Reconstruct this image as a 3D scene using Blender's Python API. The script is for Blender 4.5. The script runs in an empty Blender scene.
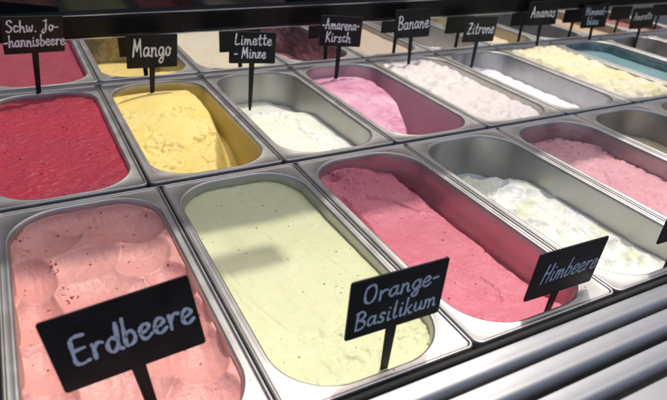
import bpy, bmesh, math, random
from mathutils import Vector, Matrix, noise, Euler
R = math.radians
random.seed(7)
sc = bpy.context.scene
col = sc.collection

# ------------------------------------------------------------ camera
CAM = Vector((-0.105, -0.2427, 0.3255))
YAW, PITCH, ROLL, FPX = 0.519, 0.5149, 0.0673, 580.05
F_ = Vector((math.sin(YAW)*math.cos(PITCH), math.cos(YAW)*math.cos(PITCH), -math.sin(PITCH)))
r_ = F_.cross(Vector((0, 0, 1))).normalized(); u_ = r_.cross(F_)
c, s = math.cos(ROLL), math.sin(ROLL)
R_ = c*r_ + s*u_; U_ = -s*r_ + c*u_
cd = bpy.data.cameras.new('camera'); cam = bpy.data.objects.new('camera', cd); col.objects.link(cam)
cam.matrix_world = Matrix(((R_.x, U_.x, -F_.x, CAM.x), (R_.y, U_.y, -F_.y, CAM.y), (R_.z, U_.z, -F_.z, CAM.z), (0, 0, 0, 1)))
cd.sensor_width = 36; cd.lens = FPX/667*36; cd.clip_start = 0.01; cd.clip_end = 200
cd.dof.use_dof = True; cd.dof.focus_distance = 0.62; cd.dof.aperture_fstop = 9.0
sc.camera = cam
sc.view_settings.view_transform = 'Standard'; sc.view_settings.look = 'None'
sc.view_settings.gamma = 1; sc.view_settings.exposure = 0.0; sc.view_settings.use_curve_mapping = False

# ------------------------------------------------------------ sky and sun
TRAV = Vector((-.30, -.26, -1)).normalized(); SUN_EL = math.asin(-TRAV.z)
w = bpy.data.worlds.new('World'); sc.world = w; w.use_nodes = True
nt = w.node_tree; nt.nodes.clear()
o = nt.nodes.new('ShaderNodeOutputWorld'); bg = nt.nodes.new('ShaderNodeBackground')
sk = nt.nodes.new('ShaderNodeTexSky'); sk.sky_type = 'NISHITA'; sk.sun_disc = False
sk.sun_elevation = SUN_EL; sk.sun_rotation = math.atan2(-TRAV.x, -TRAV.y); sk.air_density = 1.0; sk.dust_density = 6.0; sk.ozone_density = 0.4
bg.inputs[1].default_value = 0.145
nt.links.new(sk.outputs[0], bg.inputs[0]); nt.links.new(bg.outputs[0], o.inputs[0])
sl = bpy.data.lights.new('sun', 'SUN'); sun = bpy.data.objects.new('sun', sl); col.objects.link(sun)
sl.energy = 2.25; sl.angle = R(2.6); sl.color = (1.0, 0.95, 0.87)
sun.rotation_euler = TRAV.to_track_quat('-Z', 'Y').to_euler(); sun.location = (0, -1, 2)

# ------------------------------------------------------------ material helpers
def newmat(name):
    m = bpy.data.materials.new(name); m.use_nodes = True
    nt = m.node_tree; b = nt.nodes['Principled BSDF']
    return m, nt, b
def N(nt, t, **kw):
    n = nt.nodes.new(t)
    for k, v in kw.items():
        if k in n.inputs: n.inputs[k].default_value = v
        else: setattr(n, k, v)
    return n
def L(nt, a, b): nt.links.new(a, b)
def rgb(c): return (c[0], c[1], c[2], 1)
def ramp(nt, fac, a, b, ca=(0, 0, 0, 1), cb=(1, 1, 1, 1)):
    r = N(nt, 'ShaderNodeValToRGB'); e = r.color_ramp.elements
    e[0].position = a; e[1].position = b; e[0].color = ca; e[1].color = cb
    L(nt, fac, r.inputs[0]); return r
def mix(nt, fac, a, b):
    m = N(nt, 'ShaderNodeMix', data_type='RGBA')
    if hasattr(fac, 'links'): L(nt, fac, m.inputs[0])
    else: m.inputs[0].default_value = fac
    for k, v in ((6, a), (7, b)):
        if hasattr(v, 'links'): L(nt, v, m.inputs[k])
        else: m.inputs[k].default_value = rgb(v)
    return m.outputs[2]
def mth(nt, op, a, b=None):
    m = N(nt, 'ShaderNodeMath', operation=op)
    for i, v in enumerate((a, b)):
        if v is None: continue
        if hasattr(v, 'links'): L(nt, v, m.inputs[i])
        else: m.inputs[i].default_value = v
    return m.outputs[0]

def steel(name, colr=(.50, .50, .50), rough=.27, film=None, filmamt=0.0, start=-.010, filmmetal=.45, filmbase=.3):
    """brushed stainless steel; film = colour of the ice cream left smeared on the inside wall"""
    m, nt, b = newmat(name)
    tc = N(nt, 'ShaderNodeTexCoord'); mp = N(nt, 'ShaderNodeMapping'); L(nt, tc.outputs['Object'], mp.inputs[0])
    mp.inputs['Scale'].default_value = (420, 9, 60)
    br = N(nt, 'ShaderNodeTexNoise', Scale=1.0, Detail=3.0); L(nt, mp.outputs[0], br.inputs[0])
    sm = N(nt, 'ShaderNodeTexNoise', Scale=22.0, Detail=5.0, Roughness=.6); L(nt, tc.outputs['Object'], sm.inputs[0])
    b.inputs['Metallic'].default_value = 1
    cc = mix(nt, ramp(nt, sm.outputs[0], .35, .7).outputs[0], tuple(x*.9 for x in colr), tuple(min(1, x*1.06) for x in colr))
    L(nt, cc, b.inputs['Base Color'])
    rr = mth(nt, 'ADD', mth(nt, 'MULTIPLY', br.outputs[0], .06), mth(nt, 'MULTIPLY', sm.outputs[0], .24))
    L(nt, mth(nt, 'ADD', rr, rough-.15), b.inputs['Roughness'])
    bp = N(nt, 'ShaderNodeBump', Strength=.03, Distance=.0004); L(nt, br.outputs[0], bp.inputs['Height']); L(nt, bp.outputs[0], b.inputs['Normal'])
    if film:
        f = N(nt, 'ShaderNodeBsdfPrincipled')
        sep = N(nt, 'ShaderNodeSeparateXYZ'); L(nt, tc.outputs['Object'], sep.inputs[0])
        mp2 = N(nt, 'ShaderNodeMapping'); L(nt, tc.outputs['Object'], mp2.inputs[0]); mp2.inputs['Scale'].default_value = (30, 30, 9)
        n2 = N(nt, 'ShaderNodeTexNoise', Scale=1.0, Detail=6.0, Roughness=.62); L(nt, mp2.outputs[0], n2.inputs[0])
        # depth below the rim, wavering tide line
        d = mth(nt, 'ADD', mth(nt, 'MULTIPLY', sep.outputs[2], -1.0), start)
        d = mth(nt, 'ADD', d, mth(nt, 'MULTIPLY', mth(nt, 'SUBTRACT', n2.outputs[0], .5), .012))
        msk = ramp(nt, d, 0.0, .004).outputs[0]
        sm2 = ramp(nt, n2.outputs[0], .62-.5*filmamt, .80-.5*filmamt).outputs[0]
        n4 = N(nt, 'ShaderNodeTexNoise', Scale=1.0, Detail=7.0, Roughness=.72, Distortion=1.2)
        mp4 = N(nt, 'ShaderNodeMapping'); L(nt, tc.outputs['Object'], mp4.inputs[0]); mp4.inputs['Scale'].default_value = (60, 16, 55); L(nt, mp4.outputs[0], n4.inputs[0])
        pat = mth(nt, 'ADD', mth(nt, 'MULTIPLY', ramp(nt, n4.outputs[0], .43, .53).outputs[0], 1-filmbase), filmbase)
        fac = mth(nt, 'MULTIPLY', mth(nt, 'MULTIPLY', mth(nt, 'MULTIPLY', msk, sm2), pat), min(1, .35+.65*filmamt))
        fc = mix(nt, n2.outputs[0], tuple(x*.85 for x in film), film)
        L(nt, fc, f.inputs['Base Color']); f.inputs['Roughness'].default_value = .30; f.inputs['Metallic'].default_value = filmmetal
        bp2 = N(nt, 'ShaderNodeBump', Strength=.35, Distance=.0015); L(nt, n2.outputs[0], bp2.inputs['Height']); L(nt, bp2.outputs[0], f.inputs['Normal'])
        mx = N(nt, 'ShaderNodeMixShader'); L(nt, fac, mx.inputs[0]); L(nt, b.outputs[0], mx.inputs[1]); L(nt, f.outputs[0], mx.inputs[2])
        L(nt, mx.outputs[0], nt.nodes['Material Output'].inputs[0])
    return m

def ice(name, base, var, rough=.42, specks=(), bump=.35, blot=14.0, blend=(.38, .66), grain=1.0, sss=.12):
    """ice cream; specks = list of (colour, cell scale, size, share of cells)"""
    m, nt, b = newmat(name)
    tc = N(nt, 'ShaderNodeTexCoord')
    n1 = N(nt, 'ShaderNodeTexNoise', Scale=blot, Detail=5.0, Roughness=.6, Distortion=.5); L(nt, tc.outputs['Object'], n1.inputs[0])
    cc = mix(nt, ramp(nt, n1.outputs[0], *blend).outputs[0], base, var)
    n3 = N(nt, 'ShaderNodeTexNoise', Scale=170.0, Detail=4.0, Roughness=.65); L(nt, tc.outputs['Object'], n3.inputs[0])
    cc = mix(nt, mth(nt, 'MULTIPLY', ramp(nt, n3.outputs[0], .45, .75).outputs[0], .18), cc, tuple(x*.72 for x in base))
    for k, (sc_, scale, size, share) in enumerate(specks):
        mp = N(nt, 'ShaderNodeMapping'); L(nt, tc.outputs['Object'], mp.inputs[0]); mp.inputs['Location'].default_value = (k*3.1, k*1.7, 0)
        wn = N(nt, 'ShaderNodeTexNoise', Scale=260.0, Detail=1.0); L(nt, mp.outputs[0], wn.inputs[0])
        add = N(nt, 'ShaderNodeVectorMath', operation='MULTIPLY_ADD'); L(nt, wn.outputs[1], add.inputs[0]); add.inputs[1].default_value = (.0035,)*3; L(nt, mp.outputs[0], add.inputs[2])
        v = N(nt, 'ShaderNodeTexVoronoi', Scale=scale); L(nt, add.outputs[0], v.inputs[0])
        sp = N(nt, 'ShaderNodeSeparateColor'); L(nt, v.outputs['Color'], sp.inputs[0])
        pick = mth(nt, 'LESS_THAN', sp.outputs[0], share)
        rad = mth(nt, 'MULTIPLY', sp.outputs[1], size)
        hit = mth(nt, 'MULTIPLY', mth(nt, 'LESS_THAN', v.outputs['Distance'], rad), pick)
        cc = mix(nt, mth(nt, 'MULTIPLY', hit, .85), cc, sc_)
    L(nt, cc, b.inputs['Base Color'])
    L(nt, ramp(nt, n1.outputs[0], .3, .75, (rough-.10,)*3+(1,), (rough+.14,)*3+(1,)).outputs[0], b.inputs['Roughness'])
    b.inputs['Subsurface Weight'].default_value = sss; b.inputs['Subsurface Radius'].default_value = (1.0, .6, .5); b.inputs['Subsurface Scale'].default_value = .003
    b.inputs['IOR'].default_value = 1.36
    h = mth(nt, 'ADD', n3.outputs[0], mth(nt, 'MULTIPLY', N3(nt, tc, 620*grain), .5))
    h = mth(nt, 'ADD', h, mth(nt, 'MULTIPLY', N3(nt, tc, 60), 1.6))
    bp = N(nt, 'ShaderNodeBump', Strength=min(1, bump*1.7), Distance=.0018); L(nt, h, bp.inputs['Height']); L(nt, bp.outputs[0], b.inputs['Normal'])
    return m
def N3(nt, tc, s):
    n = N(nt, 'ShaderNodeTexNoise', Scale=s, Detail=3.0); L(nt, tc.outputs['Object'], n.inputs[0]); return n.outputs[0]

def plain(name, c1, c2=None, rough=.5, metal=0.0, scale=30, bump=.1, spec=.5):
    m, nt, b = newmat(name)
    tc = N(nt, 'ShaderNodeTexCoord'); n = N(nt, 'ShaderNodeTexNoise', Scale=scale, Detail=5.0); L(nt, tc.outputs['Object'], n.inputs[0])
    L(nt, mix(nt, ramp(nt, n.outputs[0], .35, .7).outputs[0], c1, c2 or c1), b.inputs['Base Color'])
    L(nt, ramp(nt, n.outputs[0], .3, .8, (max(0, rough-.06),)*3+(1,), (rough+.08,)*3+(1,)).outputs[0], b.inputs['Roughness'])
    b.inputs['Metallic'].default_value = metal; b.inputs['Specular IOR Level'].default_value = spec
    bp = N(nt, 'ShaderNodeBump', Strength=bump, Distance=.001); L(nt, n.outputs[0], bp.inputs['Height']); L(nt, bp.outputs[0], b.inputs['Normal'])
    return m

M_SLATE = plain('chalkboard_black', (.005, .005, .006), (.016, .016, .018), .42, scale=45, bump=.05, spec=.3)
M_CHALK = plain('chalk_marker', (.68, .76, .92), (.50, .57, .73), .8, scale=500, bump=.2, spec=.1)
M_CHALKW = plain('chalk_marker_pale', (.92, .93, .98), (.80, .81, .88), .8, scale=500, bump=.2, spec=.1)
M_BLACK = plain('black_coated_metal', (.006, .006, .007), (.010, .010, .011), .30, scale=15, bump=.04, spec=.25)
M_RUBBER = plain('black_rubber', (.010, .010, .010), (.018, .018, .018), .6, scale=80, bump=.2, spec=.3)
M_STEEL = steel('brushed_steel', (.50, .495, .487), rough=.44)
M_TRIM = steel('bright_trim', (.66, .65, .63), .22)
M_SLAT = plain('satin_steel_slats', (.29, .30, .32), (.24, .25, .27), .40, 1.0, scale=40, bump=.03)
M_MIRROR = plain('mirror_glass', (.62, .60, .58), (.56, .545, .53), .05, 1.0, scale=18, bump=.0)
M_DARKGLASS = plain('dark_glass', (.008, .010, .012), (.012, .014, .017), .08, scale=8, bump=.02, spec=.5)
M_GROUND = plain('asphalt', (.05, .05, .05), (.07, .068, .065), .9, scale=6)
M_WALL = plain('pale_render', (.52, .50, .47), (.46, .44, .41), .8, scale=5)
M_CANOPY = plain('canopy_cloth', (.10, .095, .09), (.13, .125, .12), .8, scale=9)

# ------------------------------------------------------------ object helpers
def link(name, bm_or_me, mat, parent=None, smooth=True, loc=None):
    if isinstance(bm_or_me, bmesh.types.BMesh):
        me = bpy.data.meshes.new(name); bmesh.ops.recalc_face_normals(bm_or_me, faces=bm_or_me.faces); bm_or_me.to_mesh(me); bm_or_me.free()
    else: me = bm_or_me
    if smooth:
        for p in me.polygons: p.use_smooth = True
    me.materials.append(mat)
    ob = bpy.data.objects.new(name, me); col.objects.link(ob)
    if parent: ob.parent = parent
    if loc: ob.location = loc
    return ob
def tag(ob, label=None, cat=None, group=None, kind=None):
    for k, v in (('label', label), ('category', cat), ('group', group), ('kind', kind)):
        if v: ob[k] = v
    return ob
def empty(name, loc, rot=(0, 0, 0)):
    e = bpy.data.objects.new(name, None); col.objects.link(e); e.location = loc; e.rotation_euler = rot; e.empty_display_size = .02
    return e
def box(bm, x0, x1, y0, y1, z0, z1, bev=0.0):
    r = bmesh.ops.create_cube(bm, size=1)
    vs = r['verts']
    for v in vs: v.co = Vector(((x0+x1)/2+v.co.x*(x1-x0), (y0+y1)/2+v.co.y*(y1-y0), (z0+z1)/2+v.co.z*(z1-z0)))
    if bev:
        es = list({e for v in vs for e in v.link_edges})
        bmesh.ops.bevel(bm, geom=es, offset=bev, segments=2, affect='EDGES', profile=.6)
def extrude_x(bm, prof, x0, x1, closed=False, n=1):
    rows = [[bm.verts.new((x0+(x1-x0)*k/n, y, z)) for y, z in prof] for k in range(n+1)]
    m = len(prof)
    for k in range(n):
        for i in range(m if closed else m-1):
            j = (i+1) % m
            bm.faces.new((rows[k][i], rows[k][j], rows[k+1][j], rows[k+1][i]))
    if closed:
        bm.faces.new(rows[0]); bm.faces.new(list(reversed(rows[-1])))
def sm(a, b, x):
    t = max(0, min(1, (x-a)/(b-a))); return t*t*(3-2*t)
def fb(x, y, s, o=3, seed=0.0):
    v = 0; a = 1; t = 0
    for k in range(o):
        v += a*noise.noise(Vector((x*s, y*s, seed+k*7.3))); t += a; a *= .5; s *= 2.05
    return v/t

# ------------------------------------------------------------ the setting of the case
bm = bmesh.new(); box(bm, -40, 40, -40, 40, -1.02, -.95)
tag(link('ground', bm, M_GROUND, smooth=False), kind='structure')
bm = bmesh.new()
box(bm, -.9, 2.2, -.30, 1.3, -.95, -.20)            # counter body below the pans
tag(link('counter_body', bm, M_CANOPY, smooth=False), kind='structure')
bm = bmesh.new()                                    # steel support frame: rails between and around the rows
for (y0, y1) in ((-.0035, .0000), (.3655, .3672), (.7425, .7455), (1.131, 1.14)):
    box(bm, -.60, 2.1, y0, y1, -.05, -.0030)
box(bm, -.60, 2.1, .7462, .7535, -.05, -.0008, .0012)
box(bm, -.60, 2.1, -.001, .3655, -.195, -.190); box(bm, -.60, 2.1, .3672, .7425, -.195, -.190); box(bm, -.60, 2.1, .7455, 1.131, -.195, -.190)
tag(link('pan_support_frame', bm, M_STEEL, smooth=False), kind='structure')
bm = bmesh.new()                                    # plain steel deck left of the first pans
box(bm, -.60, -.1705, .371, .741, -.004, -.0012, .0008); box(bm, -.60, -.1615, .0035, .362, -.004, -.0012, .0008)
tag(link('counter_top', bm, M_STEEL, smooth=False), kind='structure')

# black bar and dark glass hanging over the seam between second and third row
YM = .757
t = empty('black_bar', (.7, YM, .0734)); tag(t, 'wide glossy black bar running across the top in front of the third row', 'case bar')
bm = bmesh.new(); box(bm, -1.6, 2.2, -.0060, .022, 0, .0330, .0030); link('bar', bm, M_BLACK, t, False)
bm = bmesh.new(); box(bm, -1.6, 2.2, -.0045, .022, .0332, .0350, .0005); link('upper_trim', bm, M_TRIM, t, False)
bm = bmesh.new(); box(bm, -1.6, 2.2, -.0066, .004, -.0024, -.0002, .0005); link('lower_trim', bm, M_TRIM, t, False)
bm = bmesh.new(); box(bm, -.9, 2.9, YM+.012, YM+.018, .1086, .20)
tag(link('rear_glass_panel', bm, M_DARKGLASS, smooth=False), 'dark glass panel rising behind the black bar at top left', 'glass panel')
bm = bmesh.new(); box(bm, -2.5, 4.5, 1.6, 1.7, -.95, 1.6)
tag(link('kiosk_wall', bm, M_WALL, smooth=False), kind='structure')

# unseen rail and card, added to cast a shadow band and patch on pans
kx, ky = TRAV.x/-TRAV.z, TRAV.y/-TRAV.z
ZB = .345
t = empty('shadow_rail', (.7, .40, ZB)); tag(t, 'broad dark unseen rail above the pans, added to throw the shadow band', 'rail')
y0 = .265-(ZB+.012)*ky; y1 = .385-(ZB+.012)*ky
bm = bmesh.new(); box(bm, -1.6, 1.7, y0-.40, y1-.40, 0, .012, .002); link('rail', bm, M_BLACK, t, False)
xc, yc = .0545-(ZB+.01)*kx, .203-(ZB+.01)*ky  # card invented for the shadow patch on the pale green ice cream
cardt = empty('shadow_card', (xc, yc, ZB)); tag(cardt, 'small black made-up card out of view, added to throw a shadow patch', 'card')
bm = bmesh.new(); box(bm, -.0400, .0400, -.018, .018, 0, .0015, .0006); link('plate', bm, M_SLATE, cardt, False)
bm = bmesh.new(); box(bm, -.0006, .0006, .018, y0-yc, 0, .003); link('clip', bm, M_BLACK, cardt, False)

# black seal and slatted steel apron in front of the pans
bm = bmesh.new(); extrude_x(bm, [(-.0010, -.02), (-.0010, .0012), (-.0016, .0020), (-.0050, .0022), (-.0062, .0012), (-.0066, -.02)], -.3, 1.4, True)
tag(link('rubber_seal', bm, M_RUBBER, smooth=False), 'thin black seal between the front pan lips and the slats', 'seal')
ap = empty('slatted_apron', (.3, -.0068, 0)); tag(ap, 'slatted steel apron along the front edge at bottom right', 'slatted panel')
SLATY = [-.0068, -.0315, -.0590]
for k, y in enumerate(SLATY):
    d = (SLATY+[-.0850])[k+1]-y; sfac = -d
    prof = [(0, -.034), (0, -.0008), (-.0003, -.0002), (-.0009, 0), (-.0018, -.0001)]
    for q in range(1, 9): prof.append((-.0018-q/8*sfac*.36, -.0001-.0016*(q/8)**1.5))
    ey, ez = prof[-1]
    for q in range(1, 9):
        a = R(82)*q/8
        prof.append((ey-.0085*math.sin(a), ez-.0085*(1-math.cos(a))-.0006*q/8))
    ey, ez = prof[-1]
    prof += [(ey-.0010, ez-.010), (ey-.0016, ez-.022), (-sfac-.0004, ez-.0225)]
    bm = bmesh.new(); extrude_x(bm, prof, -.6, 1.1)
    link('slat', bm, M_SLAT, ap, True, (0, y+.0068, 0))
bm = bmesh.new()
extrude_x(bm, [(0, -.012), (0, -.0008), (-.0005, 0), (-.0015, 0), (-.030, -.004), (-.10, -.012), (-.102, -.03), (-.102, -.10)], -.6, 1.1)
link('front_plate', bm, M_SLAT, ap, True, (0, -.0785, 0))

# ------------------------------------------------------------ pans
NC, NS = 12, 6
def rrect(hx, hy, r, z):
    pts = []
    for k, (sx, sy) in enumerate(((1, 1), (-1, 1), (-1, -1), (1, -1))):
        cx, cy = sx*(hx-r), sy*(hy-r)
        for i in range(NC+1):
            a = math.pi/2*(k+i/NC)
            pts.append((cx+r*math.cos(a), cy+r*math.sin(a), z))
        # points along the straight to the next corner
        nx, ny = ((-1, 1), (-1, -1), (1, -1), (1, 1))[k]
        a = math.pi/2*(k+1)
        ex, ey = cx+r*math.cos(a), cy+r*math.sin(a)
        fx, fy = nx*(hx-r)+r*math.cos(a), ny*(hy-r)+r*math.sin(a)
        for i in range(1, NS): pts.append((ex+(fx-ex)*i/NS, ey+(fy-ey)*i/NS, z))
    return pts
TAP = math.tan(R(5))
IHX, DEPTH = .0724, .150
def pan_mesh(ohx, ohy, ihy):
    R0, r0 = .0075, .050
    loops = []
    def out(e, z, r=None): loops.append(rrect(ohx-e, ohy-e, max(.002, (r or R0)-e*.8), z))
    def inn(g, z): loops.append(rrect(IHX+g, ihy+g, max(.01, r0+g), z))
    out(.0000, -.0075); out(.0000, -.0020); out(.0002, -.0010); out(.0007, -.0003); out(.0014, 0); out(.0021, -.0001)
    out(.0027, -.0006); out(.0031, -.0013); out(.0035, -.0017); out(.0041, -.0018)
    inn(.0048, -.0018); inn(.0040, -.0016); inn(.0030, -.0014); inn(.0018, -.0016); inn(.0008, -.0025); inn(.0002, -.0040); inn(0, -.0056)
    for z in (-.008, -.02, -.04, -.07, -.10, -.125):
        inn(TAP*(z+.0055), z)
    for a in (30, 60, 85):
        inn(-TAP*.12-.018*(1-math.cos(R(a))), -.125-.018*math.sin(R(a)))
    inn(-.045, -.1432)
    bm = bmesh.new(); n = len(loops[0])
    V = [[bm.verts.new(p) for p in lp] for lp in loops]
    for a, b in zip(V, V[1:]):
        for i in range(n): bm.faces.new((a[i], a[(i+1) % n], b[(i+1) % n], b[i]))
    bm.faces.new(V[-1])
    me = bpy.data.meshes.new('ice_cream_pan'); bm.to_mesh(me); bm.free()
    return me
ME_F = pan_mesh(.0838, .1795, .1690); ME_B = pan_mesh(.0841, .1850, .1730)
GROUP_P = 'stainless steel ice cream pans set in three rows'
def pan(row, x, label, film=None, amt=0.0, start=-.012):
    fmet = .15 if amt > .94 else .5
    me = (ME_F if row == 0 else ME_B).copy()
    cy = (.1828, .5555, .9425)[row]
    m = steel('pan_steel', (.50, .495, .487), .44, film, amt, start, fmet, .85 if amt > .94 else .3) if film else M_STEEL
    ob = link('ice_cream_pan', me, m, None, True, (x, cy, random.uniform(-.0003, .0004)))
    ob.rotation_euler = (0, 0, R(random.uniform(-.15, .15)))
    return tag(ob, label, 'pan', GROUP_P)

def content(row, x, H, mat, label, nx=84, ny=190, name='ice_cream'):
    """ice cream surface filling the pan; H(x, y) gives its height relative to the rim"""
    ihy = .1690 if row == 0 else .1730
    cy = (.1828, .5555, .9425)[row]
    r0 = .050
    verts, faces = [], []
    for j in range(ny+1):
        v = -math.cos(math.pi*j/ny)*.35+(2*j/ny-1)*.65
        for i in range(nx+1):
            u = 2*i/nx-1
            z = -.02
            for it in range(3):
                g = TAP*(min(z, -.0055)+.0055)+.0004
                if z > -.004: g = .0004
                hx, hy, r = IHX+g, ihy+g, r0+g
                y = v*hy
                e = abs(y)-(hy-r)
                xw = hx if e <= 0 else hx-r+math.sqrt(max(0, r*r-e*e))
                X = u*xw
                z = H(X, y)
            ed = min(xw-abs(X), hy-abs(y))       # soft meniscus at the wall
            z -= .0012*math.exp(-max(0, ed)/.0016)
            verts.append((X, y, z))
    for j in range(ny):
        for i in range(nx):
            a = j*(nx+1)+i; faces.append((a, a+1, a+nx+2, a+nx+1))
    me = bpy.data.meshes.new(name); me.from_pydata(verts, [], faces); me.update()
    ob = link(name, me, mat, None, True, (x, cy, 0))
    return tag(ob, label, 'ice cream', 'ice cream fillings of the pans')

# spoon marks: paraboloid scoops whose edges meet in ridges
def scoops(x, y, L_, gr=.0007, pw=.8):
    d = 0; g = 0
    for k, (cx, cy, rx, ry, dep, a) in enumerate(L_):
        ca, sa = math.cos(a), math.sin(a)
        dx, dy = x-cx, y-cy
        p, q = (dx*ca+dy*sa)/rx, (-dx*sa+dy*ca)/ry
        rr = p*p+q*q
        if rr < 1:
            v = dep*(1-rr)**pw
            if v > d: d = v; g = noise.noise(Vector((p*rx*330+.4*noise.noise(Vector((x*60, y*60, k))), q*ry*28, k*3.1)))
    return d+gr*g*min(1, d/.003)
def flakes(x, y, s=90, amt=.002, seed=0):
    v = noise.voronoi(Vector((x*s+fb(x, y, 60)*1.2, y*s*1.2+fb(x, y, 55, 2, 4)*1.2, seed)))[0]
    return amt*(max(0, v[1]-v[0])**.5)
def crease(x, y, pts, wd=.0016, dep=.0012):
    d = 9
    for (ax, ay), (bx, by) in zip(pts, pts[1:]):
        vx, vy = bx-ax, by-ay
        t_ = max(0, min(1, ((x-ax)*vx+(y-ay)*vy)/(vx*vx+vy*vy)))
        d = min(d, math.hypot(x-ax-t_*vx, y-ay-t_*vy))
    return dep*math.exp(-(d/wd)**2)

# --- front row
rs = random.Random(3)
A_SC = [(-.040, .125, .032, .034, .013, .2), (.036, .118, .040, .034, .014, -.4), (.000, .146, .060, .022, .010, 0),
        (-.056, .060, .020, .034, .013, .1), (-.058, .005, .020, .034, .012, -.1), (-.056, -.050, .022, .034, .013, .1), (-.054, -.105, .024, .036, .011, .1),
        (-.012, .066, .040, .026, .007, .15), (-.008, .022, .036, .030, .008, .2), (-.012, -.040, .036, .040, .010, .1), (-.010, -.105, .036, .038, .009, 0),
        (.040, .060, .026, .034, .009, -.5), (.054, .010, .021, .034, .014, .15), (.052, -.040, .022, .032, .014, .1), (.050, -.088, .024, .032, .014, 0), (.040, -.135, .03, .03, .011, 0),
        (.022, -.010, .028, .034, .008, -.2), (.022, -.070, .028, .034, .008, -.2)]
def H_A(x, y):
    wx, wy = x+.003*fb(x, y, 36, 2, 5), y+.004*fb(x, y, 36, 2, 9)
    t_ = sm(.05, .35, fb(x, y, 32, 2, 11))
    return -.007-1.15*scoops(wx, wy, A_SC, .0004, .62)+.0010*fb(x, y, 26)+.0007*fb(x, y, 120, 3, 3)+.25*t_*(flakes(x, y, 85, .0040, 4)-.0015)+.004*math.exp(-((x-.026)**2+(y-.088)**2)/.00010)
def H_B(x, y):
    z = -.0125+.0022*fb(x, y, 9)+.0005*fb(x, y, 60, 2)-.003*sm(.05, .072, x)*sm(.0, .1, y)
    z -= crease(x, y, [(-.062, .020), (-.058, -.040), (-.045, -.085), (-.022, -.115), (.0, -.128)], .0018, .0016)
    z += crease(x+.003, y, [(-.062, .020), (-.058, -.040), (-.045, -.085), (-.022, -.115), (.0, -.128)], .003, .0010)
    z -= crease(x, y, [(.000, .060), (.030, .020), (.044, -.040), (.050, -.09)], .0016, .0006)
    m = sm(.040, .010, abs(y+.125))*sm(-.035, -.005, x+.25*fb(x, y, 30))
    z += m*(flakes(x, y, 60, .0050, 2)-.002)
    z += .0018*math.exp(-((x+.0)**2+(y-.150)**2)/.0012)*fb(x, y, 110, 3)+.0007*abs(fb(x+y*.4, y*.35, 50, 3, 5))*1.6
    z -= scoops(x+.003*fb(x, y, 20), y+.003*fb(x, y, 22), [(.030, .04, .05, .10, .0022, .35), (-.01, -.07, .05, .09, .0020, .25)], .0005)
    return z
def H_C(x, y):
    edge = sm(.056, .049, x+.004*fb(x, y, 40))
    z = -.046+edge*(.014+.003*fb(x, y, 14, 3))+.0008*fb(x, y, 90, 2)
    lump = math.exp(-(((x+.022)/.045)**2+((y-.150)/.045)**2))
    z += lump*(.020+.004*fb(x, y, 60, 3, 2))+.012*sm(-.045, -.070, x)
    z += flakes(x, y, 42, .0050, 1)*sm(.05, .12, y+.03*fb(x, y, 30)) - .001+.0014*fb(x, y, 60, 4, 8)+.0030*abs(fb(x, y*.5, 26, 3, 14))
    z -= crease(x, y, [(-.055, .06), (-.050, .0), (-.035, -.05), (-.01, -.09), (.02, -.12)], .0015, .0018)
    z -= crease(x+.002*fb(x, y, 70), y+.003*fb(x, y, 60, 2, 3), [(-.02, .10), (.01, .09), (.03, .06)], .0018, .0040)
    z -= crease(x+.002*fb(x, y, 70), y+.003*fb(x, y, 60, 2, 3), [(.012, -.075), (.016, -.10), (.006, -.115)], .0014, .0030)
    z -= crease(x+.003*fb(x, y, 50), y+.004*fb(x, y, 50, 2, 3), [(-.050, .110), (-.045, .06), (-.052, .02)], .0025, .0040)
    z -= .012*math.exp(-(((x+.040+.004*fb(x, y, 90))/.010)**2+((y-.150)/.007)**2))
    z += sm(.05, .3, fb(x, y, 26, 2, 21))*sm(.03, -.06, y)*(flakes(x, y, 70, .0030, 9)-.001)
    z += .010*sm(-.11, -.17, y)
    return z
D_SC = [(rs.uniform(-.065, .06), -.160+.0125*k+rs.uniform(-.006, .006), rs.uniform(.018, .034), rs.uniform(.012, .022), rs.uniform(.006, .013), rs.uniform(-.8, .8)) for k in range(26)]
def H_D(x, y):
    wx, wy = x+.005*fb(x, y, 34, 3, 5), y+.006*fb(x, y, 34, 3, 9)
    z = -.034+.005*sm(-.10, -.15, y)+.010*sm(-.03, -.06, x)-.006*sm(.03, .065, x)-scoops(wx, wy, D_SC, .0016)*(1-.5*sm(.04, .065, x))
    z -= .026*sm(.110, .150, y+.5*x+.010*fb(x, y, 60))*sm(-.06, -.01, x)
    z += .0009*fb(x, y, 120, 3)+.0016*fb(x, y, 34, 2, 4)+sm(.1, .4, fb(x, y, 24, 2, 6))*(flakes(x, y, 60, .0040, 3)-.0015)
    return z
def H_E(x, y): return -.030+.006*fb(x, y, 20, 4)+flakes(x, y, 48, .008, 3)-.003*sm(.12, .15, y)+.0010*fb(x, y, 110, 2)
def H_F(x, y): return -.050+.010*sm(.10, -.05, x+.02*fb(x, y, 30))*fb(x, y, 18, 3)+flakes(x, y, 50, .004, 4)
def H_G(x, y): return -.030+.005*fb(x, y, 16)
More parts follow.
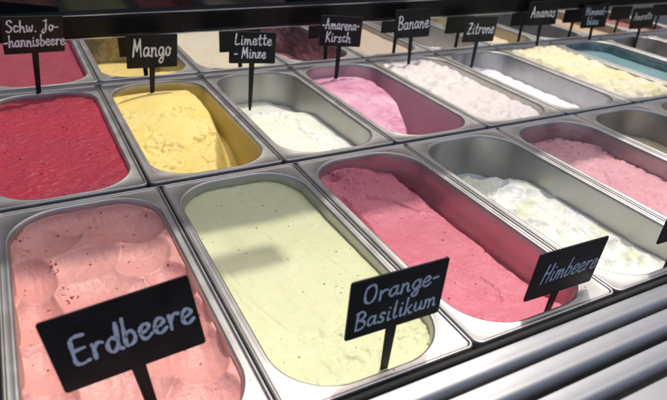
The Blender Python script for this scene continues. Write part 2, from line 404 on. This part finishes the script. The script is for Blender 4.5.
# --- back row
def H_red(x, y):
    z = -.0095+.0020*fb(x, y, 12)+.0011*fb(x, y, 110, 3)+flakes(x, y, 110, .0018, 6)*sm(-.15, .3, fb(x, y, 22, 2))
    z += .0022*sm(.020, .004, abs(y-.146+.006*fb(x, y, 40)))*fb(x, y, 70, 2, 9) + .0016*sm(.15, .145, y)*sm(.13, .142, y)
    return z
MG = [(.0430, .165), (.053, .150), (.060, .107), (.058, .036), (.044, -.050), (.028, -.100), (.016, -.140), (.008, -.18)]
def edge_x(tab, y):
    if y >= tab[0][1]: return tab[0][0]
    for (x0, y0), (x1, y1) in zip(tab, tab[1:]):
        if y1 <= y <= y0: t_ = (y0-y)/(y0-y1); return x0+(x1-x0)*t_
    return tab[-1][0]
def H_mango(x, y):
    xe = edge_x(MG, y)-.088+.085+.002*fb(x, y, 40)
    d = x-xe
    top = -.009+.017*math.exp(-(((x+.012)/.052)**2+((y-.03)/.085)**2))-.006*sm(-.04, -.17, y)-.012*sm(.135, .172, y)
    top += .0012*fb(x, y, 30)
    rough = sm(-.12, .25, fb(x, y, 20, 3, 3))*sm(.10, .03, y)*sm(-.17, -.12, y)
    top += rough*(flakes(x, y, 48, .0110, 1)-.0055+.0035*fb(x, y, 70, 3))
    low = -.048-.035*sm(.0, -.12, y)+.02*sm(.10, .16, y)
    k = sm(-.006, .014, d)
    return top*(1-k)+low*k
def H_lim(x, y):
    z = -.056+.022*sm(.135, .03, y)+.005*fb(x, y, 16)
    b = sm(.030, .010, abs(x-.000-(.05-y)*.22))
    z += b*(flakes(x, y, 60, .007, 5)-.0035+.002*fb(x, y, 60, 3)) - .006*sm(.025, .05, x)
    return z+.0006*fb(x, y, 100, 2)
AM = [(.010, .170), (.030, .135), (.046, .090), (.026, -.020), (-.010, -.105), (-.030, -.140), (-.05, -.175)]
def H_am(x, y):
    xe = edge_x(AM, y)+.002*fb(x, y, 30)
    d = x-xe
    top = -.014+.012*math.exp(-(((x+.01)/.05)**2+((y-.04)/.08)**2))-.008*sm(-.05, -.15, y)-.01*sm(.12, .17, y)+.0015*fb(x, y, 24)+.0005*fb(x, y, 90)
    top -= .0014*(1+math.sin((x*.9+y*.12)*330+5*fb(x, y, 12)))*.4+.0016*abs(fb(x*3, y*.6, 60, 3))
    low = -.085+.020*sm(.05, .15, y)
    k = sm(-.004, .022, d)
    return top*(1-k)+low*k
def bumpy(x, y, s, seed):
    v = noise.voronoi(Vector((x*s*1.1+.5*fb(x, y, 25, 2, seed), y*s+.5*fb(x, y, 25, 2, seed+3), seed)))[0]
    return .7-min(1.1, v[0])
def H_ban(x, y): return -.007+.012*bumpy(x, y, 34, 2.2)+.0008*fb(x, y, 80, 3)-.010*sm(.045, .070, x)+flakes(x, y, 80, .0012, 3)-.006*sm(-.14, -.17, y)
def H_zit(x, y):
    k = sm(.030, .055, x+.004*fb(x, y, 30))
    return -.030+.005*fb(x, y, 30, 3)-.015*k+.014*sm(-.01, -.06, x)-.006*sm(.12, .16, y)+.004*bumpy(x, y, 60, 5)
def H_ana(x, y): return -.002+.011*bumpy(x, y, 40, 8.1)+.0016*fb(x, y, 70, 3)+flakes(x, y, 100, .0016, 2)-.012*sm(.15, .172, y)-.008*sm(-.15, -.172, y)-.006*sm(.055, .072, abs(x))
def H_him(x, y): return -.020+.003*fb(x, y, 18)-.004*sm(-.05, .07, x)+.0005*fb(x, y, 90)
def H_ama(x, y): return -.050+.006*fb(x, y, 18, 4)
def H_last(x, y): return -.030+.005*fb(x, y, 18, 4)

XF = lambda i: -.075+.169*i
XB = lambda i: -.085+.170*i
mA = ice('strawberry', (.70, .34, .31), (.66, .28, .25), .30, [((.25, .03, .02), 120, .17, .6), ((.45, .08, .05), 55, .12, .5)], .30)
mB = ice('orange_basil', (.63, .66, .40), (.68, .70, .45), .42, [((.14, .22, .06), 120, .16, .6), ((.30, .30, .12), 55, .10, .4)], .30)
mC = ice('raspberry', (.64, .20, .26), (.57, .145, .20), .36, [((.22, .01, .03), 100, .18, .5), ((.35, .04, .06), 50, .12, .4)], .40)
mD = ice('white_mint', (.80, .82, .78), (.68, .73, .52), .34, [((.45, .55, .25), 70, .16, .25)], .3, blot=32, blend=(.48, .66))
mE = ice('pale_pink', (.74, .40, .44), (.66, .30, .36), .42, [((.35, .10, .12), 70, .15, .3)], .45)
mF = ice('caramel_rest', (.70, .58, .38), (.58, .44, .26), .45, [], .5)
mG = ice('vanilla', (.78, .70, .50), (.7, .6, .4), .45)
mR = ice('redcurrant', (.36, .030, .055), (.29, .025, .055), .38, [((.05, .004, .012), 115, .24, .7), ((.03, .002, .01), 55, .13, .5)], .40)
mM = ice('mango', (.80, .62, .19), (.82, .67, .26), .44, [], .30, sss=.3)
mL = ice('lime_mint', (.84, .86, .81), (.70, .75, .58), .38, [((.35, .45, .22), 90, .14, .3)], .35)
mAm = ice('sour_cherry', (.64, .25, .40), (.80, .50, .62), .32, [((.30, .01, .06), 60, .17, .35)], .30)
mBa = ice('banana', (.80, .74, .71), (.74, .67, .65), .40, [], .3)
mZ = ice('lemon', (.88, .88, .92), (.80, .80, .86), .36, [], .25)
mAn = ice('pineapple', (.86, .81, .60), (.82, .74, .40), .40, [((.72, .66, .16), 38, .30, .55)], .35)
mH = ice('sky_blue', (.17, .31, .34), (.20, .35, .38), .38)
mAo = ice('almond', (.50, .42, .36), (.42, .34, .28), .45)

P0 = [
 (0, 'steel pan at bottom left filled with pale strawberry pink ice cream', (.70, .26, .22), .6, H_A, mA, 'pale strawberry pink ice cream in swirls behind the Erdbeere sign'),
 (1, 'steel pan filled with pale green ice cream behind the Orange-Basilikum sign', (.60, .66, .38), .5, H_B, mB, 'smooth pale green ice cream with flecks in the Orange-Basilikum pan'),
 (2, 'steel front pan with pink smeared right wall behind the Himbeere sign', (.72, .38, .41), .68, H_C, mC, 'raspberry pink ice cream with crusty back end in the Himbeere pan'),
 (3, 'steel front pan right of the raspberry pan, half full of white ice cream', (.52, .52, .40), .35, H_D, mD, 'white ice cream with greenish hollows in the half empty front pan'),
 (4, 'steel front pan with pinkish walls around pale pink ice cream', (.42, .25, .27), .5, H_E, mE, 'crumbly pale pink ice cream at the right edge of the front row'),
 (5, 'nearly empty steel front pan with caramel remains at right edge', (.40, .30, .20), .25, H_F, mF, 'caramel coloured rest of ice cream in the nearly empty front pan'),
 (6, 'last steel front pan cut off by the right edge', (.5, .4, .3), .3, H_G, mG, 'vanilla coloured ice cream in the last front pan'),
]
for i, lab, film, amt, H, m, lab2 in P0:
    pan(0, XF(i), lab, film, amt, -.008 if i == 2 else -.012)
    content(0, XF(i), H, m, lab2, 96 if i < 4 else 60, 220 if i < 4 else 120)
P1 = [
 (0, 'steel back pan at left edge full of dark red ice cream', (.45, .02, .05), .5, H_red, mR, 'deep red ice cream with dark seeds in the leftmost back pan'),
 (1, 'steel back pan with yellow coated right wall behind the redcurrant neighbour', (.52, .42, .16), .95, H_mango, mM, 'bright yellow mango ice cream heaped against the left of its pan'),
 (2, 'steel back pan with bare back wall under the Limette sign', (.50, .47, .34), .35, H_lim, mL, 'white lime ice cream with a rough greenish band low in its pan'),
 (3, 'steel back pan with purplish pink coated walls under the Amarena-Kirsch sign', (.60, .44, .50), .68, H_am, mAm, 'glossy purple pink mound of cherry ice cream'),
 (4, 'steel back pan filled to the brim with off-white ice cream', (.70, .64, .62), .4, H_ban, mBa, 'lumpy off-white banana ice cream filling its pan to the brim'),
 (5, 'steel back pan with a large bare lilac tinted wall under the Zitrone sign', (.60, .58, .66), .35, H_zit, mZ, 'strip of pure white lemon ice cream low in the Zitrone pan'),
 (6, 'steel back pan heaped with cream yellow ice cream', (.70, .66, .45), .4, H_ana, mAn, 'heaped cream yellow pineapple ice cream with yellow chunks'),
 (7, 'steel back pan with turquoise ice cream at right', (.17, .26, .28), .88, H_him, mH, 'turquoise ice cream in the pan by the right edge'),
 (8, 'steel back pan under the small Amaretto sign at top right', (.30, .25, .22), .4, H_ama, mAo, 'brownish almond ice cream low in the pan at top right'),
 (9, 'last steel back pan cut off at top right corner', (.4, .3, .25), .4, H_last, mG, 'vanilla coloured ice cream in the last back pan'),
]
for i, lab, film, amt, H, m, lab2 in P1:
    pan(1, XB(i), lab, film, amt, -.006)
    content(1, XB(i), H, m, lab2, 84 if i < 7 else 50, 190 if i < 7 else 110)

# --- third row, seen in the gap under the black bar
XT = lambda i: -.081+.170*i
def lowpatch(base, cx, cy, rx, ry, hi, f=30):
    return lambda x, y: base+(hi-base)*sm(1.15, .8, math.hypot((x-cx)/rx, (y-cy)/ry)+.25*fb(x, y, f))+.003*fb(x, y, 40, 3)
def full(base, a=.004, f=18, fl=.002): return lambda x, y: base+a*fb(x, y, f, 3)+flakes(x, y, 70, fl, 2)
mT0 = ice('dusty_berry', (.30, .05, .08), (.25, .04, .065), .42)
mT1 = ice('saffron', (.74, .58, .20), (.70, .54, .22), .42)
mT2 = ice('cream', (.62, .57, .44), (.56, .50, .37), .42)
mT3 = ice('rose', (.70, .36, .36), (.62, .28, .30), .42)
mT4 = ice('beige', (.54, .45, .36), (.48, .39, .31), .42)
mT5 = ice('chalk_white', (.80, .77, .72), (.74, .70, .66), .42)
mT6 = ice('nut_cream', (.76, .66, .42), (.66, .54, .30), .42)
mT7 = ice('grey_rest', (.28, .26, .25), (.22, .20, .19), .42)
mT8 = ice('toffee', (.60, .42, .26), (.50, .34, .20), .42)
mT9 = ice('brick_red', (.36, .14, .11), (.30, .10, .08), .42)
P2 = [
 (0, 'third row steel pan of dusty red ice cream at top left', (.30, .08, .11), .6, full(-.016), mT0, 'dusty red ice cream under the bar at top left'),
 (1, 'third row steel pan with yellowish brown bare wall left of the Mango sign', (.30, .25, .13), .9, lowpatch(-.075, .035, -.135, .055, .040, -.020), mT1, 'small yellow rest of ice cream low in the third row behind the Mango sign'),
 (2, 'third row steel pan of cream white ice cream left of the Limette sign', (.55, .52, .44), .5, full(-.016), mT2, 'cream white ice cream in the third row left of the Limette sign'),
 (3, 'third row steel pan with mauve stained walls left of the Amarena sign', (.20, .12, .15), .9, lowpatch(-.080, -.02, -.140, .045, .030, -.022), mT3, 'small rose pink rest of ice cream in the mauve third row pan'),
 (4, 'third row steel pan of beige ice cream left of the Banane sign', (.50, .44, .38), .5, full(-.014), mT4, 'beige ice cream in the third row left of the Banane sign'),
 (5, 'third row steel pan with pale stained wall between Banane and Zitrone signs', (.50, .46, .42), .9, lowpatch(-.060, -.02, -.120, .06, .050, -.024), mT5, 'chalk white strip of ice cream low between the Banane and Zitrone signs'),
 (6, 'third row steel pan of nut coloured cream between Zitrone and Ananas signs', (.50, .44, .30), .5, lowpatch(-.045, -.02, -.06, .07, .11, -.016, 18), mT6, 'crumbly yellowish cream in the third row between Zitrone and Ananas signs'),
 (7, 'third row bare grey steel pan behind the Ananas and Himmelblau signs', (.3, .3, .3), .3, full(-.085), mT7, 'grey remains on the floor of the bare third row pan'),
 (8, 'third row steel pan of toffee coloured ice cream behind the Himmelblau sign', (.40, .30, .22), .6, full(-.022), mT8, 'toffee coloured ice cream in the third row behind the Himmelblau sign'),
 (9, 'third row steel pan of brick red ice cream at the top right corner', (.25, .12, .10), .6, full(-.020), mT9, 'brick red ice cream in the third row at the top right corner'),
]
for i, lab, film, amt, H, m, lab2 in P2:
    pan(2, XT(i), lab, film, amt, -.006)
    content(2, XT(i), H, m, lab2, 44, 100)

# ------------------------------------------------------------ handwriting
G = {
 'E': (.62, [[(.58, .98), (.30, 1.0), (.10, .93), (.07, .75), (.06, .40), (.08, .10), (.28, .0), (.58, .05)], [(.08, .52), (.30, .53), (.50, .54)]]),
 'r': (.46, [[(.08, .52), (.11, .28), (.10, .0)], [(.10, .26), (.20, .44), (.33, .52), (.46, .47)]]),
 'd': (.60, [[(.46, .42), (.30, .52), (.12, .42), (.07, .22), (.16, .04), (.32, .03), (.46, .22), (.52, .55), (.54, .98)], [(.53, .9), (.49, .45), (.50, .12), (.62, .02)]]),
 'b': (.54, [[(.12, 1.0), (.09, .55), (.08, .06), (.24, .0), (.42, .10), (.47, .30), (.36, .48), (.20, .46), (.10, .34)]]),
 'e': (.50, [[(.06, .24), (.28, .28), (.43, .38), (.38, .50), (.22, .53), (.08, .40), (.05, .20), (.14, .03), (.30, .0), (.50, .12)]]),
 'O': (.74, [[(.40, 1.0), (.14, .86), (.06, .50), (.16, .12), (.38, .0), (.60, .14), (.68, .52), (.58, .88), (.36, 1.0)]]),
 'a': (.58, [[(.45, .44), (.28, .53), (.11, .42), (.06, .20), (.16, .03), (.32, .06), (.44, .26), (.47, .50)], [(.47, .50), (.45, .22), (.50, .04), (.60, .04)]]),
 'n': (.56, [[(.08, .52), (.09, .25), (.08, .0)], [(.08, .24), (.20, .46), (.34, .50), (.42, .38), (.43, .14), (.46, .02), (.56, .03)]]),
 'g': (.54, [[(.44, .42), (.28, .53), (.11, .42), (.07, .22), (.17, .05), (.32, .08), (.43, .26), (.46, .50)], [(.46, .50), (.45, .10), (.42, -.26), (.26, -.38), (.10, -.28), (.20, -.14), (.54, .06)]]),
 '-': (.40, [[(.04, .34), (.34, .36)]]),
 'B': (.62, [[(.10, .98), (.09, .5), (.08, .0)], [(.02, .96), (.30, 1.02), (.50, .88), (.46, .66), (.20, .54), (.46, .46), (.58, .26), (.44, .04), (.08, .0)]]),
 's': (.44, [[(.38, .46), (.22, .54), (.10, .43), (.20, .29), (.34, .18), (.28, .02), (.12, .0), (.03, .08)]]),
 'i': (.26, [[(.10, .52), (.10, .2), (.14, .02), (.26, .05)], [(.12, .74), (.13, .76)]]),
 'l': (.30, [[(.12, 1.0), (.10, .5), (.10, .12), (.18, .0), (.30, .06)]]),
 'k': (.52, [[(.10, 1.0), (.09, .5), (.08, .0)], [(.42, .50), (.26, .34), (.10, .24), (.28, .20), (.38, .04), (.52, .03)]]),
 'u': (.56, [[(.08, .52), (.08, .18), (.18, .02), (.34, .08), (.43, .30), (.44, .52)], [(.44, .52), (.44, .15), (.50, .02), (.58, .04)]]),
 'm': (.82, [[(.08, .52), (.09, .25), (.07, .0)], [(.08, .26), (.20, .47), (.32, .48), (.37, .30), (.36, .0)], [(.37, .28), (.50, .48), (.62, .48), (.68, .30), (.68, .10), (.74, .02), (.82, .04)]]),
 'H': (.66, [[(.12, 1.0), (.10, .5), (.08, .0)], [(.54, 1.0), (.53, .5), (.52, .0)], [(.10, .50), (.30, .52), (.53, .52)]]),
 'S': (.60, [[(.54, .84), (.40, 1.0), (.18, .94), (.12, .74), (.30, .56), (.50, .38), (.50, .14), (.30, .0), (.06, .10)]]),
 'c': (.46, [[(.42, .44), (.26, .53), (.10, .42), (.06, .22), (.16, .03), (.32, .02), (.46, .12)]]),
 'h': (.56, [[(.10, 1.0), (.09, .5), (.08, .0)], [(.09, .26), (.22, .47), (.36, .48), (.43, .30), (.43, .10), (.48, .02), (.56, .04)]]),
 'w': (.70, [[(.05, .52), (.08, .14), (.18, .02), (.30, .22), (.33, .45), (.36, .14), (.46, .02), (.58, .20), (.62, .52)]]),
 '.': (.24, [[(.08, .01), (.10, .03)]]),
 'J': (.56, [[(.20, .92), (.46, .99)], [(.42, 1.0), (.40, .5), (.34, .02), (.14, -.16), (.03, .02), (.16, .20)]]),
 'o': (.50, [[(.26, .53), (.10, .42), (.06, .22), (.18, .02), (.34, .06), (.43, .26), (.36, .46), (.22, .53)], [(.36, .46), (.50, .42)]]),
 'M': (.84, [[(.08, .0), (.14, .55), (.18, .98)], [(.18, .98), (.30, .55), (.38, .30)], [(.38, .30), (.50, .62), (.64, .98)], [(.64, .98), (.68, .5), (.74, .0)]]),
 'L': (.60, [[(.20, 1.0), (.14, .6), (.12, .08), (.30, .02), (.58, .10)]]),
 't': (.42, [[(.20, .92), (.17, .5), (.17, .12), (.26, .0), (.40, .06)], [(.02, .60), (.20, .62), (.38, .64)]]),
 'z': (.48, [[(.06, .50), (.40, .51)], [(.40, .51), (.22, .28), (.05, .03)], [(.05, .03), (.25, .04), (.46, .05)], [(.10, .28), (.36, .30)]]),
 'A': (.72, [[(.06, .0), (.18, .50), (.32, 1.0)], [(.32, 1.0), (.48, .5), (.60, .0)], [(.16, .36), (.36, .38), (.56, .38)]]),
 'K': (.62, [[(.12, 1.0), (.10, .5), (.08, .0)], [(.54, .98), (.34, .70), (.10, .46)], [(.14, .50), (.36, .26), (.58, .0)]]),
 'Z': (.66, [[(.08, .96), (.54, .98)], [(.54, .98), (.30, .5), (.06, .04)], [(.06, .04), (.30, .02), (.60, .06)], [(.16, .50), (.46, .52)]]),
 ' ': (.30, []),
}
def smooth_path(p):
    if len(p) < 3: return [Vector(q) for q in p]
    P = [Vector(q) for q in p]; P = [P[0]*2-P[1]]+P+[P[-1]*2-P[-2]]; out = []
    for i in range(1, len(P)-2):
        for k in range(5):
            t_ = k/5; a, b, c_, d = P[i-1], P[i], P[i+1], P[i+2]
            out.append(.5*((2*b)+(c_-a)*t_+(2*a-5*b+4*c_-d)*t_*t_+(3*b-a-3*c_+d)*t_**3))
    out.append(P[-2]); return out
def text_mesh(lines, rnd):
    """lines: (text, x, z baseline, cap height, total width, slant, rise, pen)"""
    bm = bmesh.new()
    for (txt, x0, z0, hgt, width, slant, rise, pen) in lines:
        AD = .09; tot = sum(G[ch][0]+AD for ch in txt); sx = width/tot; x = 0
        for ch in txt:
            jz, jr = rnd.uniform(-.025, .025), rnd.uniform(-.03, .03)
            for st in G[ch][1]:
                pts = []
                for q in smooth_path(st):
                    gx, gz = q.x*(1+jr), q.y+jz+q.x*jr
                    px = x0+(x+gx)*sx+gz*hgt*slant; pz = z0+gz*hgt+(x+gx)*sx*rise
                    pts.append(Vector((px, pz)))
                n = len(pts); lf, rt = [], []
                for i, q in enumerate(pts):
                    d = (pts[min(n-1, i+1)]-pts[max(0, i-1)]); d = d.normalized() if d.length > 1e-9 else Vector((1, 0))
                    nn = Vector((-d.y, d.x)); wd = pen*(1+.22*math.sin(i*.55+x*5)+.10*math.sin(i*1.7))/2
                    lf.append(q+nn*wd); rt.append(q-nn*wd)
                d0 = (pts[1]-pts[0]).normalized(); d1 = (pts[-1]-pts[-2]).normalized(); hp = pen/2
                def cap(cn, d, sgn):
                    b0 = math.atan2(d.y, d.x); return [cn+hp*Vector((math.cos(b0+sgn*math.pi/2-sgn*math.pi*k/5), math.sin(b0+sgn*math.pi/2-sgn*math.pi*k/5))) for k in range(1, 5)]
                outline = lf+cap(pts[-1], d1, 1)
                yy = -.00092-rnd.random()*.0001
                A = [bm.verts.new((q.x, yy, q.y)) for q in lf]; B = [bm.verts.new((q.x, yy, q.y)) for q in rt]
                for i in range(n-1): bm.faces.new((A[i], B[i], B[i+1], A[i+1]))
                ce = [bm.verts.new((q.x, yy, q.y)) for q in cap(pts[-1], d1, 1)]; bm.faces.new([A[-1]]+ce+[B[-1]])
                cs = [bm.verts.new((q.x, yy, q.y)) for q in cap(pts[0], -d0, 1)]; bm.faces.new([B[0]]+cs+[A[0]])
            x += G[ch][0]+AD
    for f in bm.faces:
        f.normal_update()
        if f.normal.y > 0: f.normal_flip()
    me = bpy.data.meshes.new('lettering'); bm.to_mesh(me); bm.free(); return me
def plate_bm(w_, h_, th=.0016, r=.0022):
    bm = bmesh.new(); ring = []
    for k, (sx, sz) in enumerate(((1, 1), (-1, 1), (-1, -1), (1, -1))):
        for i in range(5):
            a = math.pi/2*(k+i/4); ring.append((sx*(w_/2-r)+r*math.cos(a), sz*(h_/2-r)+r*math.sin(a)))
    n = len(ring); lv = []
    for y, e in ((-th/2, .0003), (-th/2+.0003, 0), (th/2-.0003, 0), (th/2, .0003)):
        lv.append([bm.verts.new((px*(1-2*e/w_), y, pz*(1-2*e/h_))) for px, pz in ring])
    for a, b in zip(lv, lv[1:]):
        for i in range(n): bm.faces.new((a[i], a[(i+1) % n], b[(i+1) % n], b[i]))
    bm.faces.new(lv[0]); bm.faces.new(lv[-1]); return bm
def stem_bm(h_, Ls, wt=.0098, wb=.0062, th=.0020):
    """flat tapering stake from the plate down to its rounded tip"""
    bm = bmesh.new(); lv = []
    top, bot = -h_/2+.006, -Ls-.012
    for q in range(9):
        t_ = q/8; z = top+(bot-top)*t_; hw = (wt+(wb-wt)*t_)/2
        if q == 8: hw *= .5
        y0_, y1_ = .0009, .0009+th
        lv.append([bm.verts.new(p) for p in ((-hw, y0_+.0004, z), (-hw+.0006, y0_, z), (hw-.0006, y0_, z), (hw, y0_+.0004, z), (hw, y1_-.0004, z), (hw-.0006, y1_, z), (-hw+.0006, y1_, z), (-hw, y1_-.0004, z))])
    for a, b in zip(lv, lv[1:]):
        for i in range(8): bm.faces.new((a[i], a[(i+1) % 8], b[(i+1) % 8], b[i]))
    bm.faces.new(lv[0]); bm.faces.new(lv[-1]); return bm
def sign(pos, ang, w_, Ls, lines, label, white=True, hfac=.625, seed=0):
    h_ = w_*hfac
    th = empty('flavour_sign', pos); th.rotation_mode = 'XYZ'
    z, t_, rr = ang
    M3 = Matrix.Rotation(z, 3, 'Z') @ Matrix.Rotation(t_, 3, 'X') @ Matrix.Rotation(rr, 3, 'Y')
    # put the thing's origin where the stake meets the ice cream
    base = Vector(pos)+M3@Vector((0, 0, -Ls))
    th.location = base; th.rotation_euler = M3.to_euler('XYZ')
    tag(th, label, 'sign', 'black chalkboard flavour signs on stakes')
    off = Vector((0, 0, Ls))
    p_ = link('plate', plate_bm(w_, h_), M_SLATE, th, False); p_.location = off
    s_ = link('stem', stem_bm(h_, Ls), M_SLATE, th, False); s_.location = off
    if lines:
        ls = [(t0, x*w_, zz*w_, hg*w_, wd*w_, sl_, ri, pen*w_) for (t0, x, zz, hg, wd, sl_, ri, pen) in lines]
        l_ = link('lettering', text_mesh(ls, random.Random(seed+5)), M_CHALKW if white else M_CHALK, th, False); l_.location = off
    return th
# text lines: (text, x, baseline, cap height, width, slant, rise, pen) in plate widths
sign((-.0804, .7271, .0888), (.276, .043, .083), .087, .101, [('Schw. Jo-', -.44, .055, .19, .86, .05, 0, .026), ('-hannisbeere', -.49, -.19, .19, 1.0, .03, 0, .026)], 'black chalkboard sign reading Schw. Johannisbeere in the dark red ice cream')
sign((.0814, .6894, .0624), (.211, -.017, .097), .084, .071, [('Mango', -.40, -.10, .32, .78, .03, 0, .030)], 'black chalkboard sign reading Mango in the yellow ice cream', seed=1)
sign((.2426, .6724, .0604), (.021, -.096, .095), .083, .096, [('Limette', -.40, .06, .21, .82, .03, 0, .026), ('- Minze', -.40, -.20, .21, .70, .05, 0, .026)], 'black chalkboard sign reading Limette - Minze on its long stake', seed=2)
sign((.4177, .6863, .0738), (-.028, -.102, .091), .085, .087, [('-Amarena-', -.46, .04, .21, .90, .03, 0, .026), ('Kirsch', -.36, -.22, .21, .62, .05, 0, .026)], 'black chalkboard sign reading Amarena-Kirsch in the purple pink mound', seed=3)
sign((.5916, .7095, .0735), (.035, -.076, .013), .087, .082, [('Banane', -.41, -.12, .28, .88, .05, .02, .026)], 'black chalkboard sign reading Banane in the off-white ice cream', seed=4)
sign((.7682, .7093, .0519), (-.027, .024, .028), .085, .082, [('Zitrone', -.40, -.11, .27, .86, .06, .02, .026)], 'black chalkboard sign reading Zitrone above the lilac tinted pan', seed=5)
sign((.9648, .7287, .0724), (-.093, -.061, -.01), .084, .076, [('Ananas', -.40, -.10, .28, .84, .06, 0, .026)], 'black chalkboard sign reading Ananas in the cream yellow ice cream', seed=6)
sign((1.1572, .7397, .0541), (-.025, -.084, .009), .087, .084, [('Himmel-', -.40, .04, .20, .84, .06, 0, .022), ('blau', -.28, -.22, .20, .46, .06, 0, .022)], 'black chalkboard sign reading Himmelblau over the turquoise ice cream', seed=7)
sign((1.3127, .7182, .0467), (-.077, -.032, -.027), .082, .067, [('Amaretto', -.40, -.04, .22, .78, .06, 0, .020)], 'black chalkboard sign reading Amaretto at the top right corner', seed=8)
sign((.2867, .0208, .0327), (-.008, .061, .023), .084, .053, [('Himbeere', -.36, -.10, .24, .83, .16, 0, .021)], 'black chalkboard sign reading Himbeere in the raspberry ice cream', False, seed=9)
sign((.1048, .0211, .0586), (.005, .011, .023), .084, .071, [('Orange-', -.37, .050, .19, .80, .05, .02, .021), ('Basilikum', -.42, -.215, .19, .87, .05, .02, .021)], 'black chalkboard sign reading Orange-Basilikum in the pale green ice cream', False, seed=10)
sign((-.0774, .0601, .0606), (-.067, -.077, -.142), .092, .082, [('Erdbeere', -.375, -.110, .235, .85, .06, .04, .026)], 'largest nearest black chalkboard sign reading Erdbeere at bottom left', False, seed=11)
sign((.4560, .0200, .0500), (0, .02, .03), .084, .080, [], 'black chalkboard sign cut off by the right edge in the white ice cream', False, seed=12)

for k, (x, zb, where) in enumerate(((.086, .0285, 'left behind the Mango sign'), (.262, .0225, 'left behind the Limette sign'), (.4425, .0365, 'left behind the Amarena sign'),
        (.611, .0365, 'left behind the Banane sign'), (.7800, .0245, 'left behind the Zitrone sign'), (.972, .0310, 'behind the Ananas sign'),
        (1.146, .0290, 'left behind the Himmelblau sign'), (1.318, .0275, 'left behind the Amaretto sign'), (1.485, .0300, 'at the far top right corner'))):
    sign((x, .788, zb+.025), (0, .02, random.uniform(-.02, .03)), .081, zb+.025+.020, [], 'blank dark sign in the third row '+where, seed=20+k)

# ------------------------------------------------------------ fruit pieces lying in the strawberry ice cream
rb = random.Random(12)
mfruit = plain('strawberry_flesh', (.50, .07, .05), (.34, .03, .02), .3, scale=200, bump=.4)
def bits(name, spots, mat, x0, cy, H, parent_name):
    bm = bmesh.new()
    for (x, y, s_) in spots:
        for q in range(4):
            px, py = x+rb.uniform(-1, 1)*s_*1.2, y+rb.uniform(-1, 1)*s_*1.2
            r = bmesh.ops.create_icosphere(bm, subdivisions=1, radius=s_*rb.uniform(.3, .7))
            e = Euler((rb.random()*3, rb.random()*3, rb.random()*3)).to_matrix()
            for v in r['verts']: v.co = e@Vector((v.co.x*rb.uniform(.9, 1.4), v.co.y*.7, v.co.z*.45))*rb.uniform(.85, 1.15)+Vector((px, py, H(px, py)))
    return bm
ia = [o_ for o_ in col.objects if o_.name.startswith('ice_cream') and o_.get('category') == 'ice cream']
b_ = link('fruit_pieces', bits('fruit', [(-.036, .078, .0034), (-.038, .070, .0024), (-.027, .029, .0032), (-.031, .022, .0022), (.031, .109, .0030), (.036, .102, .0022), (-.064, .140, .0030), (-.060, .125, .0022), (.077, -.060, .0026), (-.030, .142, .0018), (.042, .150, .0018), (.010, .128, .0014), (-.050, -.02, .002), (.02, -.07, .0018)], None, 0, 0, H_A, ''), mfruit, ia[0])
b_['kind'] = 'stuff'

# drips of ice cream dried on the rims next to the openings
for o_ in [q for q in col.objects if q.get('category') == 'pan']:
    if o_.location.y > .8: continue
    ihy_ = .169 if o_.location.y < .4 else .173
    cont = min((q for q in col.objects if q.get('category') == 'ice cream'), key=lambda q: (q.location-o_.location).length)
    bm = bmesh.new()
    for q in range(4):
        loop_ = rrect(IHX+.004+rb.random()*.003, ihy_+.003+rb.random()*.004, .052, 0)
        px, py, _ = rb.choice(loop_)
        r_i = rb.uniform(.0006, .0013)
        r = bmesh.ops.create_icosphere(bm, subdivisions=2, radius=r_i)
        for v in r['verts']: v.co = Vector((px+v.co.x*rb.uniform(.95, 1.05)*(1+rb.random()*.15), py+v.co.y*1.3, -.0017+v.co.z*.28+r_i*.05))
    d_ = link('drips', bm, cont.data.materials[0], o_); d_['kind'] = 'stuff'

sc.render.engine = 'CYCLES'
